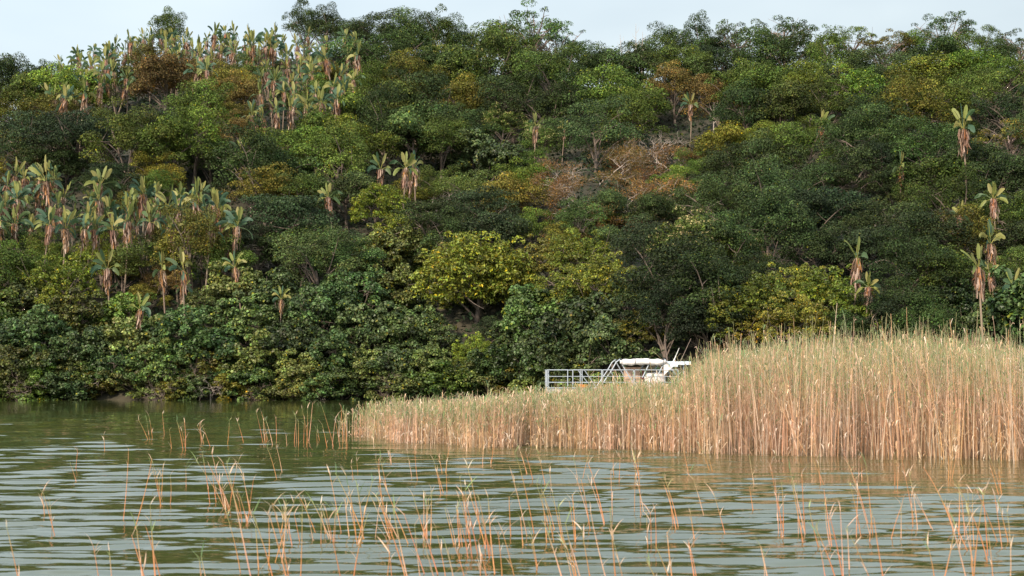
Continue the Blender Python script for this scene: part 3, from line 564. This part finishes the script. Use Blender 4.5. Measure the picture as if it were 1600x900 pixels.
    p1 = p + d1 * ll[:, None] * .6; p2 = p1 + d2 * ll[:, None] * .4
    V = np.stack([p - sw*ww*.5, p + sw*ww*.5, p1 - sw*ww, p1 + sw*ww, p2 - sw*ww*.1, p2 + sw*ww*.1], 1)
    b6 = np.arange(m)[:, None] * 6; F = np.concatenate([b6 + np.array([0, 1, 3, 2]), b6 + np.array([2, 3, 5, 4])])
    isg = (sl > .6) & (r.random(m) < .72) | (r.random(m) < .05); cl_ = np.where(isg[:, None], GREENC[r.integers(0, 4, m)], REEDC[r.integers(0, 6, m)] * 1.08) * r.uniform(.75, 1.2, (m, 1))
    pale = dead & (r.random(m) < .6); cl_[pale] = np.array([.90, .76, .62]) * r.uniform(.75, 1.02, (pale.sum(), 1))
    mb.add(V.reshape(-1, 3), F, np.repeat(cl_, 6, 0))
    o = mb.build('reed_bed', M_reed); o['kind'] = 'stuff'; o['category'] = 'reeds'; o['label'] = 'dense bed of dry pinkish straw reeds with green tops, right side of lagoon'
reed_bed()

# loose reed stems standing in the open water, one by one
CL = """233 688 3 38|258 683 1 40|270 700 1 32|294 700 3 46|322 694 3 34|334 698 1 34|353 692 1 50|383 690 1 44|410 690 2 22|422 692 5 52|448 692 1 26|472 692 7 58|500 692 2 28|519 696 3 62|536 695 4 58|165 700 1 40
190 822 2 120|262 790 3 62|250 770 2 44|292 762 1 40|126 756 1 26|88 838 2 62|72 800 1 36|345 790 4 80|374 800 6 86|398 812 4 70|460 846 3 56|436 842 2 40|500 842 5 66|546 842 6 86|570 842 4 92|530 852 2 50
650 842 6 100|676 845 4 84|720 860 4 64|748 866 6 92|740 838 3 100|775 856 3 70|832 830 2 120|812 842 2 60|868 838 5 80|886 842 3 74|928 822 2 70|946 818 3 84|1004 808 3 86|1028 850 3 64|1052 822 3 90|1092 850 1 60|1106 808 1 90
1142 845 1 62|1206 842 3 84|1256 840 5 110|1290 850 3 90|1345 842 3 80|1372 826 3 100|1432 820 3 90|1470 820 2 60|1500 838 3 100|1536 865 5 120|1580 850 3 100|1395 842 2 60|1180 800 1 40|860 760 2 50|700 770 3 50|600 760 3 44|960 748 2 50|1080 748 1 50
8 850 2 150|32 925 2 110|235 905 2 130|258 915 3 150|440 930 5 190|424 880 3 120|395 900 2 90|548 920 2 110|656 925 3 150|700 905 3 90|722 925 3 110|800 910 3 90|893 915 3 90|915 925 3 100|975 930 3 130|1062 930 3 100|1090 910 2 70
1300 915 3 120|1320 905 2 100|1400 930 2 120|1455 905 2 90|1525 935 4 160|1588 925 3 140|170 905 2 60|330 915 2 80|840 900 2 60|760 935 2 90|600 925 2 100|1200 925 2 80|620 722 2 36|690 735 2 40|762 730 2 40|830 745 3 50|902 750 2 46|1002 745 3 50|1182 760 1 50|1292 760 2 60|1402 760 2 60|1482 752 3 60|1562 770 3 70|118 735 1 40|560 745 2 44|655 748 2 50|440 742 2 44|1120 735 2 44|1345 745 2 50"""
LEAFV = []
for i in range(10):
    r = np.random.default_rng(500 + i); mb = MB(); ll = r.uniform(.16, .34); d = np.array([1., 0, r.uniform(1.3, 3.2)]); d = unit(d); pts = [np.zeros(3)]
    for q in range(5): d = unit(d + np.array([.05, r.normal()*.05, -.05 * q])); pts.append(pts[-1] + d * ll / 5)
    pts = np.array(pts); wv = np.array([.003, .0065, .007, .006, .0035, .0008])[:, None] * np.array([0, 1, 0]); c = GREENC[r.integers(0, 4)] * r.uniform(.9, 1.3) if i < 6 else REEDC[r.integers(0, 4)]
    f = [(k, k+1, 7+k, 6+k) for k in range(5)]; V = np.concatenate([pts - wv, pts + wv]); mb.add(V, f, c); LEAFV.append(mb.mesh('leaf', M_reed, True))
REEDS = []; tot = 0
def rowname(v): return 'along the far water' if v < 735 else 'in mid water' if v < 815 else 'across the near water' if v < 875 else 'by the frame bottom'
ents = [tuple(map(float, e.split())) for line in CL.split('\n') for e in line.split('|')]
rows = {}
for e in ents: rows.setdefault(rowname(e[1]), []).append(e)
for k in rows: rows[k].sort()
NTH = ['first','second','third','fourth','fifth','sixth','seventh','eighth','ninth','tenth','eleventh','twelfth']
def nth(i, n):
    if i < 12: return NTH[i] + ' clump from left'
    if n - 1 - i < 12: return NTH[n - 1 - i] + ' clump from right'
    return NTH[i - 12] + ' clump past the twelfth'
for e in ents:
    u0, v0, n, hp = e; n = int(n); rr = rows[rowname(v0)]; cid = nth(rr.index(e), len(rr)); stems = []
    lean0 = rnd.gauss(-.13, .14)
    for k in range(n):
        u = u0 + (rnd.uniform(-1, 1) * (3 + 3.2 * n) * (v0 - 585) / 200 if n > 1 else 0); v = v0 + rnd.uniform(-6, 6) * (v0 - 585) / 150
        x, y = on_water(u, v); h = hp * y / FPX * rnd.uniform(.6, 1.12); tot += 1
        lean = lean0 + rnd.gauss(0, .14); ly = rnd.gauss(0, .08); mb = MB(); s_ = np.linspace(0, 1, 7); bend = rnd.gauss(-.06, .12)
        P = np.stack([(lean*s_ + bend*s_**2)*h, (ly*s_)*h, s_*(h+.3) - .3], 1); rad = rnd.uniform(.0048, .0080) * (1 if v0 > 740 else 1.25)
        c0 = np.array([(.74,.36,.18), (.70,.32,.13), (.78,.48,.32), (.64,.30,.13)][rnd.randrange(4)]) * rnd.uniform(.9, 1.15); gtop = rnd.random() < .6
        g = np.clip((s_ - .6) * 2.2, 0, 1)[:, None] * (1 if gtop else .1); cv = c0 * (1 - g) + GREENC[1] * g
        radv = np.linspace(1, .35, 7) * rad * (1 + .25 * np.array([0, 1, 0, 1, 0, 1, 0])); mb.tube(P, radv, 5, c=cv)
        root = bpy.data.objects.new('reed_stem', None); scene.collection.objects.link(root); root.location = (x, y, 0); root['category'] = 'reed'
        mb.build('stem', M_reed, root, True)
        for q in range(rnd.randint(2, 4) if v0 > 735 else 3):
            t_ = rnd.choice([rnd.uniform(.3, .98), rnd.uniform(.75, .98)]) if q else .98; o = bpy.data.objects.new('leaf', LEAFV[rnd.randrange(10) if t_ > .8 and gtop else rnd.randrange(6, 10)]); scene.collection.objects.link(o); o.parent = root
            i_ = t_ * 6; a = int(min(5, i_)); p = P[a] * (1 - (i_ - a)) + P[a + 1] * (i_ - a)
            o.location = p; o.rotation_euler.z = rnd.random() * 6.28; o.rotation_euler.x = rnd.gauss(0, .2); sc = rnd.uniform(.4, .85) * (1.0 if v0 > 735 else 1.2); o.scale = (sc, sc * (1.2 if v0 < 735 else 1), sc)
        stems.append((u, root, lean + bend, gtop, h))
    stems.sort(key=lambda a: a[0])
    for i, (u, root, ln_, gt, h) in enumerate(stems):
        col = 'green-tipped' if gt else 'dry orange'; dirn = 'left-leaning' if ln_ < -.12 else 'right-leaning' if ln_ > .12 else 'upright'
        pos = 'lone reed' if n == 1 else 'reed, ' + NTH[i] + ' stem'
        root['label'] = (f'{dirn} {col} {pos} in {cid} {rowname(v0)}'); root['group'] = 'loose reeds standing in open water'
print('reed stems', tot)
# pale float among the reeds
x, y = on_water(765, 640); d = raydir(765, 631); y = 50.; x = d[0] * y / d[1]
mb = MB(); th = np.linspace(-1.5, 1.5, 7); mb.tube(np.stack([np.sin(th)*.17, th*0, th*0], 1), np.maximum(.02, np.cos(th)*.14), 10)
M_white = plain('weathered_white', (.68, .66, .62), .6, var=.15); fl = mb.build('float', M_white, loc=(x, y, .85), smooth=True)
fl.location.z = CAMZ + d[2] * y / d[1]; fl['category'] = 'float'; fl['label'] = 'small pale rounded float caught in the reeds left of the boat'

# ------------------------------------------------------------------ the pontoon boat
BY = 82.0; PX = BY / FPX
def bxz(u, v): return ((u - 800) * PX, CAMZ + (585 - v) * PX)
M_al = plain('brushed_aluminium', (.40, .45, .50), .5, .3, var=.12); M_hull = plain('pontoon_grey', (.30, .33, .36), .5, .3)
M_canvas = plain('white_canvas', (.78, .75, .74), .8, var=.12, scale=3); M_blue = plain('pale_blue_canvas', (.58, .68, .76), .7, var=.1)
M_tan = plain('tan_panel', (.55, .38, .28), .6); M_red = plain('maroon_paint', (.22, .04, .04), .5); M_orange = plain('orange_plastic', (.62, .25, .05), .6); M_dark = plain('dark_vinyl', (.04, .045, .05), .6); M_deck = plain('deck_grey', (.35, .36, .36), .7)
boat = bpy.data.objects.new('pontoon_boat', None); scene.collection.objects.link(boat)
X0, ZD = bxz(855, 608); boat.location = (X0, BY, 0); boat.rotation_euler.z = R_(2)
boat['category'] = 'boat'; boat['label'] = 'metal-railed pontoon boat with rolled white canopy moored behind the reeds'
def B(u, v, yy=0.): x, z = bxz(u, v); return (x - X0, yy, z)
W = 2.4
for yy in (.35, W - .35):
    mb = MB(); xs_ = np.array([-.25, 0, .5, 1, 4, 7, 8.2, 8.35]); mb.tube(np.stack([xs_, xs_*0 + yy, np.array([.62,.5,.42,.4,.4,.4,.4,.4])], 1), [.02, .2, .34, .36, .36, .36, .36, .02], 12); mb.build('pontoon', M_hull, boat, True)
mb = MB(); mb.box((-.02, -.02, ZD - .30), (8.3, W + .02, ZD)); mb.box((.1, .3, .7), (8.1, .45, ZD - .3)); mb.box((.1, W-.45, .7), (8.1, W - .3, ZD - .3)); mb.build('deck', M_deck, boat)
zt = B(0, 578)[2]
def rail(u0, u1, yy, braces=()):
    mb = MB(); a = B(u0, 0)[0]; b_ = B(u1, 0)[0]
    for k, f_ in enumerate((1, .66, .35, .06)):
        z = ZD + (zt - ZD) * f_; rr = .028 if k == 0 else .018; mb.tube([(a, yy, z), ((a+b_)/2, yy, z - .004), (b_, yy, z)], rr, 6)
    for x_ in (a, b_): mb.tube([(x_, yy, ZD), (x_, yy, zt)], .03, 6)
    for (ua, ub) in braces: mb.tube([B(ua, 578, yy), B(ub, 606, yy)], .022, 5)
    mb.build('railing', M_al, boat, True)
rail(855, 887, 0); rail(895, 940, 0, [(913, 932)]); rail(942, 990, 0); rail(992, 1060, 0)
rail(861, 912, W, [(908, 930)]); rail(915, 985, W, [(960, 975)]); rail(990, 1062, W)
mb = MB(); zz = [ZD + (zt-ZD)*f_ for f_ in (1, .66, .35, .06)]
for z in zz: mb.tube([(0, 0, z), (0, W/2, z), (0, W, z)], .02, 6)
mb.tube([(0, W*.35, ZD), (0, W*.35, zt)], .025, 6); mb.tube([(0, W*.7, ZD), (0, W*.7, zt)], .025, 6); mb.build('railing', M_al, boat, True)
for yy in (0.02, W - .02):
    mb = MB()
    for pts in ([B(939, 603, yy), B(955, 580, yy), B(963, 566, yy), B(969, 561, yy), B(1005, 560, yy), B(1038, 561, yy), B(1044, 567, yy), B(1056, 585, yy)],
                [B(968, 562, yy), B(976, 576, yy), B(988, 596, yy)], [B(1018, 563, yy), B(1012, 574, yy), B(1004, 590, yy)], [B(1041, 562, yy), B(1034, 575, yy), B(1024, 596, yy)]):
        mb.tube(pts, .035, 7)
    mb.build('canopy_frame', M_al, boat, True)
def roll(u0, u1, v, yy, rad, seed):
    r = np.random.default_rng(seed); n = 28; q = np.linspace(0, 1, n); mb = MB(); th = np.arange(12) * 2*np.pi/12; V = []
    for i in range(n):
        x = B(u0 + (u1-u0)*q[i], 0)[0]; z = B(0, v)[2] - .02*np.sin(q[i]*3.14*3) ; rr = rad * (1 + .05*np.sin(q[i]*31) + .025*r.normal()) * (min(1, .45 + 6*min(q[i], 1-q[i])))
        V += [(x, yy + math.cos(a)*rr*1.1, z + math.sin(a)*rr*(.9 + .1*math.sin(a*3+i))) for a in th]
    idx = np.arange(n*12).reshape(n, 12); nx = np.roll(idx, -1, 1); mb.add(V, np.stack([idx[:-1], nx[:-1], nx[1:], idx[1:]], -1).reshape(-1, 4)); return mb
o = roll(969, 1040, 565.5, .0, .20, 1).build('rolled_canopy', M_canvas, boat, True)
mb = MB()
for u_ in (971, 992, 1015, 1036):
    c = np.array(B(u_, 565.5, 0)); th = np.linspace(0, 6.283, 13); mb.tube(np.stack([th*0 + c[0], c[1] + np.cos(th)*.235, c[2] + np.sin(th)*.215], 1), .014, 4)
mb.build('strap', M_dark, o)
mb = MB(); mb.add([B(968, 563, 0.1), B(1040, 563, 0.1), B(1040, 561, W), B(968, 561, W), B(968, 564.2, .1), B(1040, 564.2, .1), B(1040, 562.2, W), B(968, 562.2, W)], [(0,1,2,3),(7,6,5,4),(0,4,5,1),(2,6,7,3),(1,5,6,2),(0,3,7,4)]); mb.build('canopy_roof', M_dark, boat)
mb = MB(); mb.box((B(1041,0)[0], .1, B(0,567)[2]), (B(1081,0)[0], W, B(0,564.5)[2])); mb.box((B(1041,0)[0], .08, B(0,573)[2]), (B(1060,0)[0], .1, B(0,564.5)[2])); mb.box((B(1060,0)[0], .08, B(0,570)[2]), (B(1081,0)[0], .1, B(0,564.5)[2])); mb.build('awning', M_blue, boat)
mb = MB(); a, b_, c = B(1037, 567, .0), B(1052, 573, .0), B(1038, 586, .0); a2, b2, c2 = [(p[0], .03, p[2]) for p in (a, b_, c)]
mb.add([a, b_, c, a2, b2, c2], [(0,1,2,2),(5,5,4,3),(0,3,4,1),(1,4,5,2),(2,5,3,0)][2:]); mb.add([a, b_, ((b_[0]+c[0])/2, 0, (b_[2]+c[2])/2), c], [(0,3,2,1)]); mb.build('canvas_flap', M_canvas, boat)
mb = MB(); mb.tube([B(1070, 566, .3), B(1070, 590, .3), B(1070, 607, .3)], .03, 6); mb.tube([B(1078, 566, W-.1), B(1078, 590, W-.1), B(1078, 607, W-.1)], .03, 6); mb.build('awning_post', M_al, boat, True)
mb = MB(); x0, x1 = B(979, 0)[0], B(1003, 0)[0]; z1 = B(0, 575)[2]; mb.box((x0, .7, ZD), (x1, 1.4, z1)); mb.box((x0 - .04, .64, z1), (x1 + .04, 1.46, z1 + .05)); mb.box((x0+.1, .68, ZD+.5), (x1-.1, .70, z1-.15)); mb.build('console', M_tan, boat)
mb = MB(); mb.box((B(1003.5,0)[0], .75, B(0,592)[2]), (B(1008.5,0)[0], 1.1, B(0,577)[2])); mb.box((B(1004,0)[0], .70, B(0,590)[2]), (B(1008,0)[0], .74, B(0,584)[2])); mb.build('fuel_locker', M_red, boat)
r = np.random.default_rng(4); mb = MB(); n, k_ = 12, 14; V = []
for i in range(n):
    q = i/(n-1); z = ZD + (B(0, 581)[2] - ZD) * q; rx = .66 * (1 - .12*q) * (1 if i < n-1 else .55); ry = .5 * (1 if i < n - 1 else .5)
    for a in np.arange(k_)*2*np.pi/k_: f_ = 1 + .07*math.sin(a*5 + i*.5) + .03*r.normal(); V.append((B(1026,0)[0] + abs(math.cos(a))**.6*math.copysign(1, math.cos(a))*rx*f_, 1.0 + abs(math.sin(a))**.6*math.copysign(1, math.sin(a))*ry*f_, z + .04*math.sin(a*3+i)))
idx = np.arange(n*k_).reshape(n, k_); nx = np.roll(idx, -1, 1); mb.add(V, np.stack([idx[:-1], nx[:-1], nx[1:], idx[1:]], -1).reshape(-1, 4)); mb.add([V[-k_], V[-k_+4], V[-k_+7], V[-k_+11]], [(0,1,2,3)]); mb.build('covered_seat', M_canvas, boat, True)
def tagged(o, lab, cat): o['label'] = lab; o['category'] = cat; return o
def wpt(p): c, s_ = math.cos(R_(2)), math.sin(R_(2)); return (X0 + p[0]*c - p[1]*s_, BY + p[0]*s_ + p[1]*c, p[2])
for (ua, ub, nm, lab, cat) in ((903, 918, 'plastic_crate', 'low orange crate on the boat deck behind the railing', 'crate'), (945, 984, 'bench_cushion', 'long orange cushion on the boat deck beside the tan console', 'cushion')):
    mb = MB(); x0, x1 = B(ua, 0)[0], B(ub, 0)[0]; mb.box((x0, .4, ZD), (x1, .9, ZD + .2)); mb.box((x0 - .03, .37, ZD + .2), (x1 + .03, .93, ZD + .26)); mb.box((x0+.05, .38, ZD+.06), (x1-.05, .4, ZD+.14))
    o = mb.build(nm, M_orange); o.location = (X0, BY, .003); o.rotation_euler.z = R_(2); tagged(o, lab, cat)
for (a, b_, lab) in (((1057, 566), (1067, 543), 'short pale pole leaning up from the pale blue boat awning'), ((1068, 566), (1086, 528), 'long thin dark pole slanting right behind the boat awning'), ((1048, 565), (1044, 530), 'thin upright pole behind the right canopy corner of the boat')):
    mb = MB(); p, q = np.array(wpt(B(*a, 1.2))), np.array(wpt(B(*b_, 1.2))); s_ = np.linspace(0, 1, 5)[:, None]; mb.tube(p*(1-s_) + q*s_, np.linspace(.035 if 'pale pole' in lab else .018, .012, 5), 5)
    mb.tube(p*(1-s_*.25) + q*s_*.25, .045 if 'pale pole' in lab else .024, 6)
    tagged(mb.build('pole', M_white if 'pale pole' in lab else M_twig), lab, 'pole')
print('objects', len(bpy.data.objects))
